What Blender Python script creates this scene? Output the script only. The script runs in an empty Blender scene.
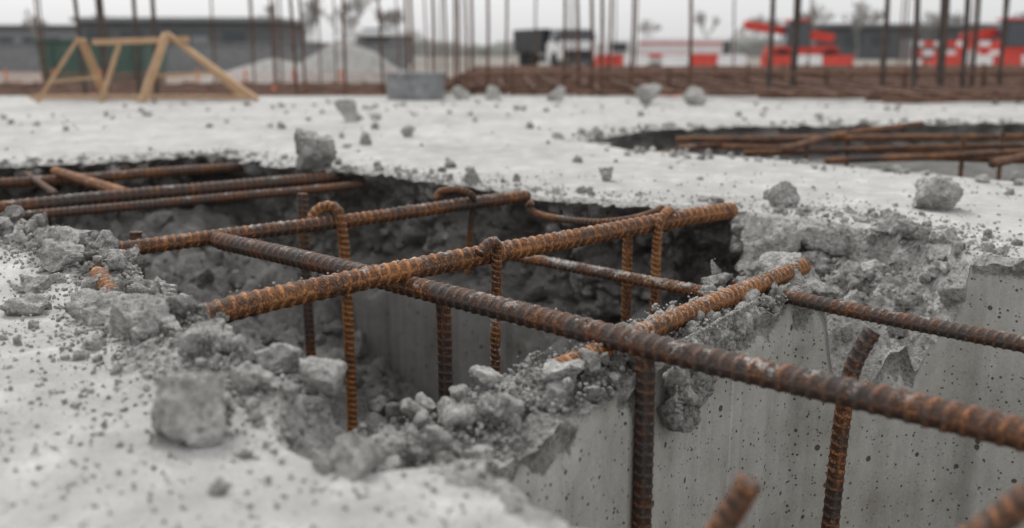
import bpy, bmesh, math, random
import numpy as np
from mathutils import Vector, Matrix, noise
from mathutils.geometry import delaunay_2d_cdt
rnd = random.Random(7)
nrs = np.random.RandomState(11)
scene = bpy.context.scene
COL = scene.collection

# ---------------------------------------------------------------- helpers
def new_obj(name, me, mat=None, parent=None, smooth=False):
    ob = bpy.data.objects.new(name, me)
    COL.objects.link(ob)
    if mat is not None:
        me.materials.append(mat)
    if smooth:
        me.polygons.foreach_set("use_smooth", [True]*len(me.polygons))
    if parent is not None:
        ob.parent = parent
    return ob

def mesh_np(name, V, F, attrs=None):
    me = bpy.data.meshes.new(name)
    V = np.asarray(V, dtype=np.float32); F = np.asarray(F, dtype=np.int32)
    k = F.shape[1]; m = F.shape[0]
    me.vertices.add(len(V)); me.vertices.foreach_set("co", V.ravel())
    me.loops.add(m*k); me.loops.foreach_set("vertex_index", F.ravel())
    me.polygons.add(m)
    me.polygons.foreach_set("loop_start", np.arange(0, m*k, k, dtype=np.int32))
    me.polygons.foreach_set("loop_total", np.full(m, k, dtype=np.int32))
    me.update(calc_edges=True)
    if attrs:
        for an, arr in attrs.items():
            a = me.attributes.new(an, 'FLOAT', 'POINT')
            a.data.foreach_set("value", np.asarray(arr, dtype=np.float32))
    return me

def empty(name):
    e = bpy.data.objects.new(name, None); COL.objects.link(e); return e

def box(name, c, s, mat, parent=None, bev=0.0, rot=None, taper=None):
    bm = bmesh.new(); bmesh.ops.create_cube(bm, size=1.0)
    for v in bm.verts:
        v.co.x *= s[0]; v.co.y *= s[1]; v.co.z *= s[2]
        if taper and v.co.z > 0:
            v.co.x *= taper[0]; v.co.y *= taper[1]
    if bev > 0:
        bmesh.ops.bevel(bm, geom=bm.edges[:], offset=bev, segments=2, affect='EDGES')
    me = bpy.data.meshes.new(name); bm.to_mesh(me); bm.free()
    ob = new_obj(name, me, mat, parent)
    ob.location = c
    if rot: ob.rotation_euler = rot
    return ob

def cyl(name, c, r, h, mat, parent=None, axis='Z', seg=20, r2=None):
    bm = bmesh.new()
    bmesh.ops.create_cone(bm, cap_ends=True, segments=seg, radius1=r, radius2=r if r2 is None else r2, depth=h)
    me = bpy.data.meshes.new(name); bm.to_mesh(me); bm.free()
    ob = new_obj(name, me, mat, parent); ob.location = c
    if axis == 'X': ob.rotation_euler = (0, math.pi/2, 0)
    if axis == 'Y': ob.rotation_euler = (math.pi/2, 0, 0)
    return ob

def beam(name, a, b, w, h, mat, parent=None):
    a = Vector(a); b = Vector(b); d = b-a
    ob = box(name, (a+b)/2, (w, h, d.length), mat, parent, bev=0.004)
    ob.rotation_mode = 'QUATERNION'
    ob.rotation_quaternion = d.to_track_quat('Z', 'Y')
    return ob

# ---------------------------------------------------------------- materials
class NT:
    def __init__(s, name):
        s.m = bpy.data.materials.new(name); s.m.use_nodes = True
        s.t = s.m.node_tree; s.N = s.t.nodes; s.L = s.t.links
        s.b = s.N["Principled BSDF"]
        s.co = s.N.new("ShaderNodeTexCoord").outputs["Object"]
    def link(s, a, b): s.L.new(a, b)
    def mapping(s, sc, src=None):
        n = s.N.new("ShaderNodeMapping"); n.inputs["Scale"].default_value = sc
        s.link(src or s.co, n.inputs["Vector"]); return n.outputs[0]
    def noise(s, scale, det=4, rough=.55, vec=None, dist=0):
        n = s.N.new("ShaderNodeTexNoise"); n.inputs["Scale"].default_value = scale
        n.inputs["Detail"].default_value = det; n.inputs["Roughness"].default_value = rough
        n.inputs["Distortion"].default_value = dist
        s.link(vec or s.co, n.inputs["Vector"]); return n.outputs["Fac"]
    def vor(s, scale, vec=None, feature='F1', rand=1.0):
        n = s.N.new("ShaderNodeTexVoronoi"); n.feature = feature
        n.inputs["Scale"].default_value = scale; n.inputs["Randomness"].default_value = rand
        s.link(vec or s.co, n.inputs["Vector"]); return n
    def math(s, op, a, b=None, c=None, clamp=False):
        n = s.N.new("ShaderNodeMath"); n.operation = op; n.use_clamp = clamp
        for i, v in enumerate((a, b, c)):
            if v is None: continue
            if isinstance(v, (int, float)): n.inputs[i].default_value = v
            else: s.link(v, n.inputs[i])
        return n.outputs[0]
    def mr(s, v, a, b, c=0, d=1, smooth=False):
        n = s.N.new("ShaderNodeMapRange"); n.clamp = True
        if smooth: n.interpolation_type = 'SMOOTHSTEP'
        s.link(v, n.inputs[0])
        for i, x in zip((1, 2, 3, 4), (a, b, c, d)):
            if isinstance(x, (int, float)): n.inputs[i].default_value = x
            else: s.link(x, n.inputs[i])
        return n.outputs[0]
    def mix(s, f, a, b):
        n = s.N.new("ShaderNodeMix"); n.data_type = 'RGBA'
        for i, v in ((0, f), (6, a), (7, b)):
            if isinstance(v, (int, float)): n.inputs[i].default_value = v
            elif isinstance(v, tuple): n.inputs[i].default_value = (*v, 1)
            else: s.link(v, n.inputs[i])
        return n.outputs[2]
    def mul(s, col, f):
        n = s.N.new("ShaderNodeMix"); n.data_type = 'RGBA'; n.blend_type = 'MULTIPLY'; n.inputs[0].default_value = 1
        s.link(col, n.inputs[6])
        c = s.N.new("ShaderNodeCombineColor")
        for i in range(3): s.link(f, c.inputs[i])
        s.link(c.outputs[0], n.inputs[7]); return n.outputs[2]
    def attr(s, name):
        n = s.N.new("ShaderNodeAttribute"); n.attribute_name = name; return n.outputs["Fac"]
    def bump(s, h, dist, strength=1.0, prev=None):
        n = s.N.new("ShaderNodeBump"); n.inputs["Distance"].default_value = dist
        if isinstance(strength, (int, float)): n.inputs["Strength"].default_value = strength
        else: s.link(strength, n.inputs["Strength"])
        s.link(h, n.inputs["Height"])
        if prev is not None: s.link(prev, n.inputs["Normal"])
        return n.outputs[0]
    def nz(s):
        g = s.N.new("ShaderNodeNewGeometry"); x = s.N.new("ShaderNodeSeparateXYZ")
        s.link(g.outputs["Normal"], x.inputs[0]); return x.outputs["Z"]
    def out(s, col, rough=.9, normal=None, metal=0, spec=.3):
        if isinstance(col, tuple): s.b.inputs["Base Color"].default_value = (*col, 1)
        else: s.link(col, s.b.inputs["Base Color"])
        if isinstance(rough, (int, float)): s.b.inputs["Roughness"].default_value = rough
        else: s.link(rough, s.b.inputs["Roughness"])
        s.b.inputs["Metallic"].default_value = metal
        s.b.inputs["Specular IOR Level"].default_value = spec
        if normal is not None: s.link(normal, s.b.inputs["Normal"])
        return s.m

def broken_nodes(n, light=1.0):
    a = n.noise(8, 3, .6); b = n.noise(60, 5, .75); v2 = n.vor(85); d = n.noise(330, 2, .6)
    f = n.math('ADD', n.math('MULTIPLY', a, .4), n.math('MULTIPLY', b, .6))
    col = n.mix(n.mr(f, .39, .60), (.31*light, .300*light, .282*light), (.68*light, .668*light, .64*light))
    col = n.mul(col, n.mr(d, .32, .68, .70, 1.2))
    st = n.N.new("ShaderNodeSeparateColor"); n.link(v2.outputs["Color"], st.inputs[0])
    stone = n.math('MULTIPLY', n.mr(st.outputs[0], .84, .87), n.mr(v2.outputs["Distance"], .45, .36))
    col = n.mix(n.math('MULTIPLY', stone, .6), col, (.22, .20, .175))
    h = n.math('SUBTRACT', n.math('ADD', n.math('MULTIPLY', b, 1.9), n.math('MULTIPLY', d, .3)), n.math('MULTIPLY', v2.outputs["Distance"], .6))
    return col, h

def top_nodes(n):
    a = n.noise(1.1, 4, .65); b = n.noise(9, 5, .68); c = n.noise(150, 4, .75)
    f = n.math('ADD', n.math('MULTIPLY', a, .5), n.math('MULTIPLY', b, .5))
    top = n.mix(n.mr(f, .37, .63), (.36, .352, .336), (.56, .55, .532))
    top = n.mul(top, n.mr(c, .3, .72, .80, 1.10))
    spk = n.vor(60); sc = n.N.new("ShaderNodeSeparateColor"); n.link(spk.outputs["Color"], sc.inputs[0])
    sp = n.math('MULTIPLY', n.mr(sc.outputs[0], .88, .92), n.mr(spk.outputs["Distance"], .22, .06))
    top = n.mix(n.math('MULTIPLY', sp, .45), top, (.24, .23, .215))
    stain = n.mr(b, .56, .70)
    top = n.mix(n.math('MULTIPLY', stain, .40), top, (.70, .69, .67))
    dark = n.mr(n.noise(2.6, 5, .75), .54, .68)
    top = n.mix(n.math('MULTIPLY', dark, .38), top, (.29, .28, .262))
    h = n.math('ADD', n.math('MULTIPLY', b, .9), n.math('MULTIPLY', c, .4))
    return top, h

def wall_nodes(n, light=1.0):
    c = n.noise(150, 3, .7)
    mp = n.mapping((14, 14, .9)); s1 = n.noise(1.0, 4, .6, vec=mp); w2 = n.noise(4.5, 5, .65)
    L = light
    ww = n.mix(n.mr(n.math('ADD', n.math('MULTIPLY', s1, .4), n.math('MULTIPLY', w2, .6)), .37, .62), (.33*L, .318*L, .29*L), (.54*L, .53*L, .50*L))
    ww = n.mul(ww, n.mr(c, .3, .7, .86, 1.08))
    mp2 = n.mapping((30, 30, .5)); drip = n.mr(n.noise(1.0, 3, .5, vec=mp2), .62, .76)
    ww = n.mix(n.math('MULTIPLY', drip, .45), ww, (.68*L, .67*L, .65*L))
    pv = n.vor(34); ps = n.N.new("ShaderNodeSeparateColor"); n.link(pv.outputs["Color"], ps.inputs[0])
    thr = n.math('MULTIPLY', n.math('POWER', ps.outputs[0], 5.0), .27)
    pore = n.mr(n.math('SUBTRACT', pv.outputs["Distance"], thr), 0.0, .035, 1, 0)
    pore = n.math('MULTIPLY', pore, n.mr(ps.outputs[0], .45, .5))
    pv2 = n.vor(105); ps2 = n.N.new("ShaderNodeSeparateColor"); n.link(pv2.outputs["Color"], ps2.inputs[0])
    thr2 = n.math('MULTIPLY', n.math('POWER', ps2.outputs[1], 4.0), .30)
    pore2 = n.math('MULTIPLY', n.mr(n.math('SUBTRACT', pv2.outputs["Distance"], thr2), 0.0, .08, 1, 0), n.mr(ps2.outputs[1], .6, .65))
    pr = n.math('MAXIMUM', pore, pore2)
    ww = n.mix(n.math('MULTIPLY', pr, .88), ww, (.06, .056, .05))
    return ww, n.math('SUBTRACT', n.math('MULTIPLY', c, .25), n.math('MULTIPLY', pr, 1.8))
def wall_painted_shade(n): return wall_nodes(n, .50)  # same wall darkened: pit shade painted into the concrete colour

def mat_mix(name, fn, dist, bl=1.0):
    n = NT(name); brk = n.attr("brk"); ct, ht = fn(n); cb, hb = broken_nodes(n, bl)
    jag_ = n.math('ADD', brk, n.math('MULTIPLY', n.math('SUBTRACT', n.noise(70, 3, .6), .5), 1.2))
    k = n.mr(jag_, .38, .62)
    nt_ = n.bump(ht, dist, n.math('SUBTRACT', 1.0, k, clamp=True)); nb = n.bump(hb, .015, k, nt_)
    return n.out(n.mix(k, ct, cb), .93, nb, spec=.2)
def mat_single(name, fn, dist):
    n = NT(name); c, h = fn(n); return n.out(c, .93, n.bump(h, dist), spec=.2)

def mat_rubble(light=1.0, name="crushed_concrete"):
    n = NT(name)
    col, h = broken_nodes(n, light)
    col = n.mul(col, n.mr(n.attr("tone"), 0, 1, .76, 1.2))
    return n.out(col, .94, n.bump(h, .015), spec=.2)

def mat_rebar(name, rust=.5, dust=.3, dark=1.0):
    n = NT(name)
    rib = n.attr("rib")
    a = n.noise(6, 4, .6); b = n.noise(38, 4, .7); c = n.noise(210, 3, .7)
    f = n.math('ADD', n.math('MULTIPLY', a, .55), n.math('MULTIPLY', b, .45))
    base = n.mix(n.mr(c, .3, .7), (.026*dark, .022*dark, .021*dark), (.115*dark, .094*dark, .082*dark))
    t0 = .62-.26*rust
    brown = n.mix(n.mr(c, .32, .66), (.055, .024, .015), (.20, .085, .040))
    col = n.mix(n.mr(f, t0-.07, t0+.05), base, brown)
    org = n.math('MULTIPLY', n.mr(n.math('ADD', n.math('MULTIPLY', f, .50), n.math('MULTIPLY', c, .50)), t0+.055, t0+.12), .8)
    col = n.mix(org, col, (.44, .19, .063))
    # patches of bare dark scale
    scale_ = n.mr(n.noise(15, 4, .75), .56, .64)
    col = n.mix(n.math('MULTIPLY', scale_, .7), col, (.06*dark, .045*dark, .038*dark))
    col = n.mul(col, n.mr(rib, 0.0, .8, .52, 1.35))
    up = n.mr(n.nz(), -.2, .95)
    dn = n.noise(22, 5, .75)
    dm = n.math('MULTIPLY', n.mr(n.math('ADD', dn, n.math('MULTIPLY', up, .12)), .76-.22*dust, .86-.22*dust), .85)
    dm = n.math('MULTIPLY', dm, n.mr(c, .38, .58, .2, 1))
    col = n.mix(dm, col, (.50, .48, .45))
    h = n.math('ADD', n.math('MULTIPLY', c, .6), n.math('MULTIPLY', b, .6))
    return n.out(col, n.mr(c, .3, .7, .5, .85), n.bump(h, .004), metal=.15, spec=.45)

def mat_plain(name, col, rough=.6, var=.15, scale=6, metal=0, spec=.4):
    n = NT(name)
    a = n.noise(scale, 3, .6)
    lo = tuple(x*(1-var) for x in col); hi = tuple(min(1, x*(1+var)) for x in col)
    return n.out(n.mix(n.mr(a, .3, .7), lo, hi), rough, metal=metal, spec=spec)

def mat_wood():
    n = NT("timber")
    mp = n.mapping((9, 9, 1.2)); a = n.noise(6, 4, .6, vec=mp)
    return n.out(n.mix(n.mr(a, .3, .7), (.36, .225, .13), (.56, .39, .245)), .75)

def mat_dirt():
    n = NT("site_dirt")
    a = n.noise(.35, 5, .6); b = n.noise(6, 4, .65)
    col = n.mix(n.mr(a, .35, .65), (.15, .13, .108), (.33, .305, .275))
    col = n.mul(col, n.mr(b, .3, .7, .7, 1.2))
    return n.out(col, .95, n.bump(b, .05))

M_TOP = mat_single("slab_finish", top_nodes, .008); M_TOPB = mat_mix("slab_chipped", top_nodes, .008, 1.06)
M_WALLB = mat_mix("formed_concrete_chipped", wall_nodes, .003); M_WALL = mat_single("formed_concrete", wall_nodes, .003)
M_SHADE = mat_single("formed_concrete_painted_shade", wall_painted_shade, .003); M_SHADEB = mat_mix("chipped_concrete_painted_shade", wall_painted_shade, .003, .85)  # rear-pit walls, dry concrete with shade put into the base colour
M_RUB = mat_rubble(1.10); M_FACE = mat_rubble(.92, "torn_concrete_face"); M_PIT = mat_rubble(.60, "crushed_concrete_painted_shade"); M_DIRT = mat_dirt(); M_WOOD = mat_wood()  # M_PIT: rubble colour darkened to stand in for shade down in the openings
M_BARDK = mat_rebar("rebar_steel_dark", .46, .38)
M_BARRU = mat_rebar("rebar_steel_rusty", .80, .42)
M_BARMD = mat_rebar("rebar_steel_mixed", .64, .45)
M_BARDU = mat_rebar("rebar_steel_dusty", .65, .9)
M_FARBAR = mat_plain("rebar_far", (.12, .062, .040), .8, .55, 9)
M_FARBAR2 = mat_plain("rebar_far_grey", (.08, .062, .054), .8, .4, 9)
M_WHITE = mat_plain("white_paint", (.78, .78, .78), .45, .08)
M_RED = mat_plain("red_plastic", (.62, .07, .05), .5, .2)
M_ORANGE = mat_plain("orange_plastic", (.72, .19, .07), .6, .2)
M_BLACK = mat_plain("black_paint", (.03, .032, .035), .45, .3)
M_RUBBER = mat_plain("tyre_rubber", (.02, .02, .02), .85, .2)
M_GLASS = mat_plain("window_glass", (.05, .06, .07), .12, .1, spec=.6)
M_GREYB = mat_plain("grey_cladding", (.12, .125, .13), .7, .12, 1)
M_GREYR = mat_plain("roof_grey", (.25, .26, .27), .7, .1, 1)
M_GREEN = mat_plain("green_paint", (.08, .13, .11), .6, .2)
M_CONC = mat_plain("precast_concrete", (.23, .235, .24), .9, .35, 9)
M_BARK = mat_plain("bark", (.31, .29, .27), .9, .15, 2)
M_LAMP = mat_plain("lamp_lens", (.8, .75, .6), .2, .05)

# ---------------------------------------------------------------- layout (metres, world)
BH = [(-4.6,3.95),(-2.89,4.02),(-2.257,4.38),(-2.03,4.46),(-1.82,4.62),(-1.5,4.95),(-1.27,4.62),(-.92,4.30),(-.64,4.16),
      (-.32,3.90),(-.007,3.61),(.10,3.41),(.42,3.25),(.70,3.19),(.71,2.95),(.63,2.62),(.55,2.44),(.43,2.24),(.31,2.08),(.177,1.93),
      (.052,1.76),(-.084,1.56),(-.177,1.45),(-.25,1.38),(-.321,1.43),(-.432,1.572),(-.571,1.785),(-.714,2.017),(-.865,2.258),
      (-1.067,2.562),(-1.27,2.752),(-1.471,2.817),(-2.08,2.867),(-4.6,2.9)]
FH = [(-.08,1.22),(.209,1.66),(.415,1.955),(.645,2.21),(1.13,2.405),(1.24,2.35),(2.6,1.75),(2.6,.3),(.45,.42),(.22,.70),(.10,.92),(.06,1.01),(-.01,1.12)]
RC = [(.41,5.68),(.82,6.4),(1.67,6.74),(2.68,6.93),(3.64,7.12),(6.5,7.4),(6.5,3.3),(2.6,3.45),(2.2,3.72),(1.87,4.0),(1.59,4.3),(1.19,4.76),(.65,5.1)]
SPALL = [(1.17,2.43),(1.15,2.56),(1.04,2.85),(.9,2.98),(.80,3.05),(.66,3.14),(.60,2.62),(.50,2.40),(.60,2.18),(.65,2.20),(1.13,2.40)]
SP_RIM = np.array([(1.155,2.38),(1.16,2.56),(1.04,2.87),(.9,3.0),(.78,3.07),(.66,3.20)])
CW = np.array([(-.16,1.30),(.06,1.60),(.32,1.93),(.60,2.28)])
NEAR = np.array([(-.25,1.38),(-.432,1.572),(-.714,2.017),(-1.067,2.562),(-1.471,2.817),(-2.6,2.86)])

def resample(poly, ds, closed=True):
    P = [np.array(p, float) for p in poly]
    if closed: P = P+[P[0]]
    out = []
    for a, b in zip(P[:-1], P[1:]):
        n = max(1, int(round(np.linalg.norm(b-a)/ds)))
        for i in range(n): out.append(a+(b-a)*i/n)
    if not closed: out.append(P[-1])
    return np.array(out)

def inpoly(P, poly):
    x = P[:,0]; y = P[:,1]; poly = np.asarray(poly); ins = np.zeros(len(P), bool)
    j = len(poly)-1
    for i in range(len(poly)):
        xi, yi = poly[i]; xj, yj = poly[j]
        c = ((yi > y) != (yj > y))
        with np.errstate(divide='ignore', invalid='ignore'):
            ins ^= c & (x < (xj-xi)*(y-yi)/(yj-yi+1e-12)+xi)
        j = i
    return ins

def dline(P, L, closed=False):
    L = np.asarray(L, float)
    if closed: L = np.vstack([L, L[:1]])
    d = np.full(len(P), 1e9)
    for a, b in zip(L[:-1], L[1:]):
        ab = b-a; t = np.clip(((P-a)@ab)/(ab@ab+1e-12), 0, 1)
        d = np.minimum(d, np.linalg.norm(P-(a+t[:,None]*ab), axis=1))
    return d

def sstep(x, a, b):
    t = np.clip((x-a)/(b-a), 0, 1); return t*t*(3-2*t)
def fr(x, y, z, sc, o=4):
    return noise.fractal(Vector((x*sc, y*sc, z*sc)), 1.0, 2.0, o)
def vb(x, y, z, sc):
    return .45-noise.voronoi(Vector((x*sc, y*sc, z*sc)))[0][0]
def clumps(x, y, z):
    return .046*vb(x, y, z, 10)+.032*vb(x+3, y, z, 24)+.015*vb(x, y+5, z, 55)+.014*fr(x, y, z, 22, 3)

def jag(poly, ds, seed, amp_fn):
    R = resample(poly, ds); n = len(R); out = []
    T = np.roll(R, -3, axis=0)-np.roll(R, 3, axis=0); T /= (np.linalg.norm(T, axis=1)[:,None]+1e-9)
    area = .5*np.sum(R[:,0]*np.roll(R[:,1],-1)-np.roll(R[:,0],-1)*R[:,1])
    N = np.stack([T[:,1], -T[:,0]], 1)*(1 if area > 0 else -1)
    for i in range(n):
        x, y = R[i]; a = amp_fn(x, y)
        o = a*(.050*fr(x+seed, y, 0, 5, 4)+.024*fr(x, y+seed, 0, 28, 3)+.030*vb(x, y, seed, 18))
        out.append(R[i]+N[i]*o)
    Ns = N.copy()
    for _ in range(10): Ns = (np.roll(Ns,1,0)+Ns+np.roll(Ns,-1,0))/3
    Ns /= (np.linalg.norm(Ns, axis=1)[:,None]+1e-9)
    return np.array(out), Ns

def amp_bh(x, y):
    if x > -.2 and y < 2.5: return .7
    return 1.0 if (x > -2.6) else .4
def amp_fh(x, y):
    if x < .70 and y > 1.2: return .26
    if y < 1.2 and x < .2: return .6
    return .10 if x < 1.12 or x > 1.19 else .5
BHj, BHn = jag(BH, .014, 3.3, amp_bh)
FHj, FHn = jag(FH, .012, 7.1, amp_fh)
RCj, RCn = jag(RC, .03, 12.1, lambda x, y: 1.7)
HOLES = [BHj, FHj, RCj]

def surf(P):
    P = np.asarray(P, float)
    dB = dline(P, BH, True); dF = dline(P, FH, True); dR = dline(P, RC, True)
    dn = dline(P, NEAR); dc = dline(P, CW); dsr = dline(P, SP_RIM); dpanel = dline(P, np.array([(.645,2.21),(1.13,2.405)]))
    insp = inpoly(P, SPALL)
    z = np.zeros(len(P)); brk = np.zeros(len(P))
    dh = np.minimum(dB, np.minimum(dF, dR))
    for i, (x, y) in enumerate(P):
        if y > 8.5 or abs(x) > 5 or y < .3:
            continue
        big = fr(x, y, 0, 3, 3); med = fr(x+9, y, 0, 14, 4)
        zz = .003*big+.0028*med
        b = 0.0
        w = dh[i]
        lip = math.exp(-(w/(.020+.016*abs(med)))**2)
        zz -= .012*lip*(1+med)
        b = max(b, 1-min(1, max(0, (w-.02-.06*max(0, med+.2))/.025)))
        m = math.exp(-(dn[i]/.17)**2)*(1-math.exp(-(dn[i]/.03)**2)*.5)
        cl = clumps(x, y, 0)
        mm = max(0, m*(.60+1.0*big)-.12)
        zz += mm*(.050+1.1*cl)
        b = max(b, min(1, mm*3.0))
        c = 1-min(1, max(0, (dc[i]-.12)/.05)); c = c*c*(3-2*c)
        if c > 0:
            zz = zz*(1-c)+c*(-.072+.55*cl+.02*med); b = max(b, c)
        if insp[i]:
            d = dsr[i]
            dep = -min(.13, d*.75)-.10*(1-min(1, dpanel[i]/.16))*min(1, d/.07)
            k = min(1, d/.02)
            v = dep+(1.5*cl-.015)*min(1, d/.05)+.045*big*min(1, d/.06)
            zz = v if c < .01 else min(v, zz) if d < .2 else (v*(1-c)+zz*c)
            b = max(b, k)
        z[i] = zz; brk[i] = b
    return z, brk

SX0, SX1, SY0, SY1 = -14.0, 14.0, -4.0, 11.2
def gridpts(x0, x1, y0, y1, s, jit=.3):
    xs = np.arange(x0+s/2, x1, s); ys = np.arange(y0+s/2, y1, s)
    X, Y = np.meshgrid(xs, ys); P = np.stack([X.ravel(), Y.ravel()], 1)
    return P+(nrs.rand(*P.shape)-.5)*s*jit
near_rim = lambda P: np.minimum(np.minimum(dline(P, BH, True), dline(P, FH, True)), dline(P, NEAR)) < .22
g1 = gridpts(-1.5, 1.4, .8, 3.6, .0100); g1 = g1[near_rim(g1) | inpoly(g1, SPALL)]
g2 = gridpts(-3.2, 2.6, .3, 5.4, .035)
m2 = ~((g2[:,0] > -1.5) & (g2[:,0] < 1.4) & (g2[:,1] > .8) & (g2[:,1] < 3.6) & (near_rim(g2) | inpoly(g2, SPALL)))
g2 = g2[m2]
g3 = gridpts(SX0, SX1, SY0, SY1, .25)
g3 = g3[~((g3[:,0] > -3.3) & (g3[:,0] < 2.7) & (g3[:,1] > .2) & (g3[:,1] < 5.5))]
G = np.vstack([g1, g2, g3])
ins = np.zeros(len(G), bool)
for hp in HOLES: ins |= inpoly(G, hp)
G = G[~ins]
bk = {}
for hp in HOLES:
    for q in hp: bk.setdefault((int(q[0]//.02), int(q[1]//.02)), []).append(q)
ok = []
for p in G:
    a, b = int(p[0]//.02), int(p[1]//.02); good = True
    for i in (-1, 0, 1):
        for j in (-1, 0, 1):
            for q in bk.get((a+i, b+j), ()):
                if (q[0]-p[0])**2+(q[1]-p[1])**2 < .006**2: good = False
    ok.append(good)
G = G[np.array(ok)]
outer = resample([(SX0,SY0),(SX1,SY0),(SX1,SY1),(SX0,SY1)], .4)
verts = []; edges = []
for ring in HOLES+[outer]:
    s = len(verts); n = len(ring)
    verts += [Vector((float(p[0]), float(p[1]))) for p in ring]
    edges += [(s+i, s+(i+1) % n) for i in range(n)]
verts += [Vector((float(p[0]), float(p[1]))) for p in G]
rv, re, rf, _, _, _ = delaunay_2d_cdt(verts, edges, [], 0, 1e-6)
TV = np.array([(v.x, v.y) for v in rv]); TF = np.array([f for f in rf if len(f) == 3])
cen = TV[TF].mean(axis=1)
bad = np.zeros(len(TF), bool)
for hp in HOLES: bad |= inpoly(cen, hp)
TF = TF[~bad]
a = TV[TF[:,1]]-TV[TF[:,0]]; b = TV[TF[:,2]]-TV[TF[:,0]]
fl = (a[:,0]*b[:,1]-a[:,1]*b[:,0]) < 0
TF[fl] = TF[fl][:, ::-1]
tz, tb = surf(TV)
slab = empty("concrete_slab")
def three_mats(ob, F, B, m0, mm, m1):
    me = ob.data
    for m in (m0, mm, m1): me.materials.append(m)
    fb = np.asarray(B)[F]; lo = fb.min(1); hi = fb.max(1)
    idx = np.where(hi < .01, 0, np.where(lo > .99, 2, 1)).astype(np.int32)
    me.polygons.foreach_set("material_index", idx)
me = mesh_np("slab_top", np.column_stack([TV, tz]), TF, {"brk": tb, "tone": np.full(len(TV), .5)})
three_mats(new_obj("slab_top", me, None, slab, smooth=True), TF, tb, M_TOP, M_TOPB, M_RUB)

CLING = {}
def wall(name, ring, N, depths, rd_fn, amp_fn, floor, under=0.0, mats=None):
    n = len(ring); z0, b0 = surf(ring)
    V = []; B = []; NN = []
    for k, dz in enumerate(depths):
        for i in range(n):
            x, y = ring[i]; z = z0[i]-dz
            rd = rd_fn(x, y, i); a = amp_fn(x, y)
            t = min(1, dz/.03)
            m = 1-min(1, max(0, (dz-rd)/.035))
            if dz == 0: o = 0; b = 1; cl = 0
            else:
                big = .085*(fr(x+2, y, z, 4.5, 4)+.35)
                cl = clumps(x, y, z*1.25)
                uc = under*min(1, max(0, dz-.02)/.13)*(1+.9*fr(x, y, 7, 3.5, 2)) if a > .5 else 0
                o = t*m*a*(big-2.1*cl+.02+uc)+(1-m)*.012*a
                b = m if rd > .001 else 0
            V.append((x+N[i][0]*o, y+N[i][1]*o, max(floor, z+(t*m*a*.8*clumps(x, y+7, z)))))
            B.append(b); NN.append(N[i])
    K = len(depths)
    I = np.arange(K*n).reshape(K, n)
    F = np.stack([I[:-1], np.roll(I[:-1], -1, 1), np.roll(I[1:], -1, 1), I[1:]], -1).reshape(-1, 4)
    me = mesh_np(name, V, F, {"brk": B, "tone": np.full(len(V), .35)})
    mats = mats or (M_WALL, M_WALLB, M_RUB)
    three_mats(new_obj(name, me, None, slab, smooth=True), F, B, *mats)
    CLING[name] = (np.array(V), np.array(B), np.array(NN))

FLOOR = -1.12
dB_ = [0,.005,.012]+list(np.arange(.024, .62, .011))+[.66,.74,.84,.94,1.04,1.13]
def rdB(x, y, i):
    if y < 2.3 and x > -.1: return .10+.05*fr(x, y, 0, 9, 2)
    return .45+.14*fr(x, y, 4, 3, 3)+.03*fr(x, y, 4, 20, 2)
def ampB(x, y):
    if x > -.2 and y < 2.5: return .30
    return 1.25
wall("pit_wall_broken", BHj, BHn, dB_, rdB, ampB, FLOOR, under=.11, mats=(M_SHADE, M_SHADEB, M_FACE))
dF_ = [0,.004,.010,.018,.028,.04,.055,.075,.1,.13,.17,.25,.4,.6,.8,1.13]
def rdF(x, y, i):
    if x < .70 and y > 1.2: return max(.0, .012+.07*fr(x, y, 0, 8, 3))
    if x < 1.14: return max(.0, .03+.12*fr(x, y, 0, 6, 3))
    return .012
wall("pit_wall_formed", FHj, FHn, dF_, rdF, lambda x, y: .2, FLOOR)
wall("recess_wall", RCj, RCn, [0,.02,.05,.09,.14,.20,.27], lambda x, y, i: .5, lambda x, y: .8, -.26, under=.05, mats=(M_SHADE, M_SHADEB, M_FACE))
bm = bmesh.new()
vs = [bm.verts.new((x, y, -.22)) for x, y in resample([(.3,4.9),(.3,7.6),(6.8,7.8),(6.8,3.0),(2.4,3.2),(1.4,3.9)], 1.0)]
bm.faces.new(vs); bmesh.ops.recalc_face_normals(bm, faces=bm.faces)
me = bpy.data.meshes.new("recess_floor"); bm.to_mesh(me); bm.free()
a = me.attributes.new("tone", 'FLOAT', 'POINT'); a.data.foreach_set("value", [.3]*len(me.vertices))
new_obj("recess_floor", me, M_PIT, slab)
sk = [(SX0,SY0),(SX1,SY0),(SX1,SY1),(SX0,SY1)]
V = [(x, y, 0) for x, y in sk]+[(x, y, -1.4) for x, y in sk]
new_obj("slab_side", mesh_np("slab_side", V, [(i, (i+1) % 4, 4+(i+1) % 4, 4+i) for i in range(4)]), M_WALL, slab)

# ---------------------------------------------------------------- ground sheet
xs = np.concatenate([[-400,-200,-100,-60,-40,-30,-22,-18,-16,-15.0], np.arange(-14, 14.1, 1.0), [15,16,18,22,30,40,60,100,200,400]])
ys = np.concatenate([[-300,-100,-30,-10,-6,-5,-4], np.arange(-3, 11.1, 1.0), [11.3,11.8,12.6,14,16,19,23,28,34,42,52,65,80,110,160,260,500,900]])
V = []
for y in ys:
    for x in xs:
        under = (abs(x) <= 14.5 and -4.5 <= y <= 11.1)
        z = -1.10 if under else -.52
        if not under and y > 12: z += .10*noise.noise(Vector((x*.15, y*.15, 0)))
        V.append((x, y, z))
nx = len(xs); F = []
for j in range(len(ys)-1):
    for i in range(nx-1):
        F.append((j*nx+i, j*nx+i+1, (j+1)*nx+i+1, (j+1)*nx+i))
new_obj("ground", mesh_np("ground", V, F), M_DIRT, smooth=False)

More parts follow.
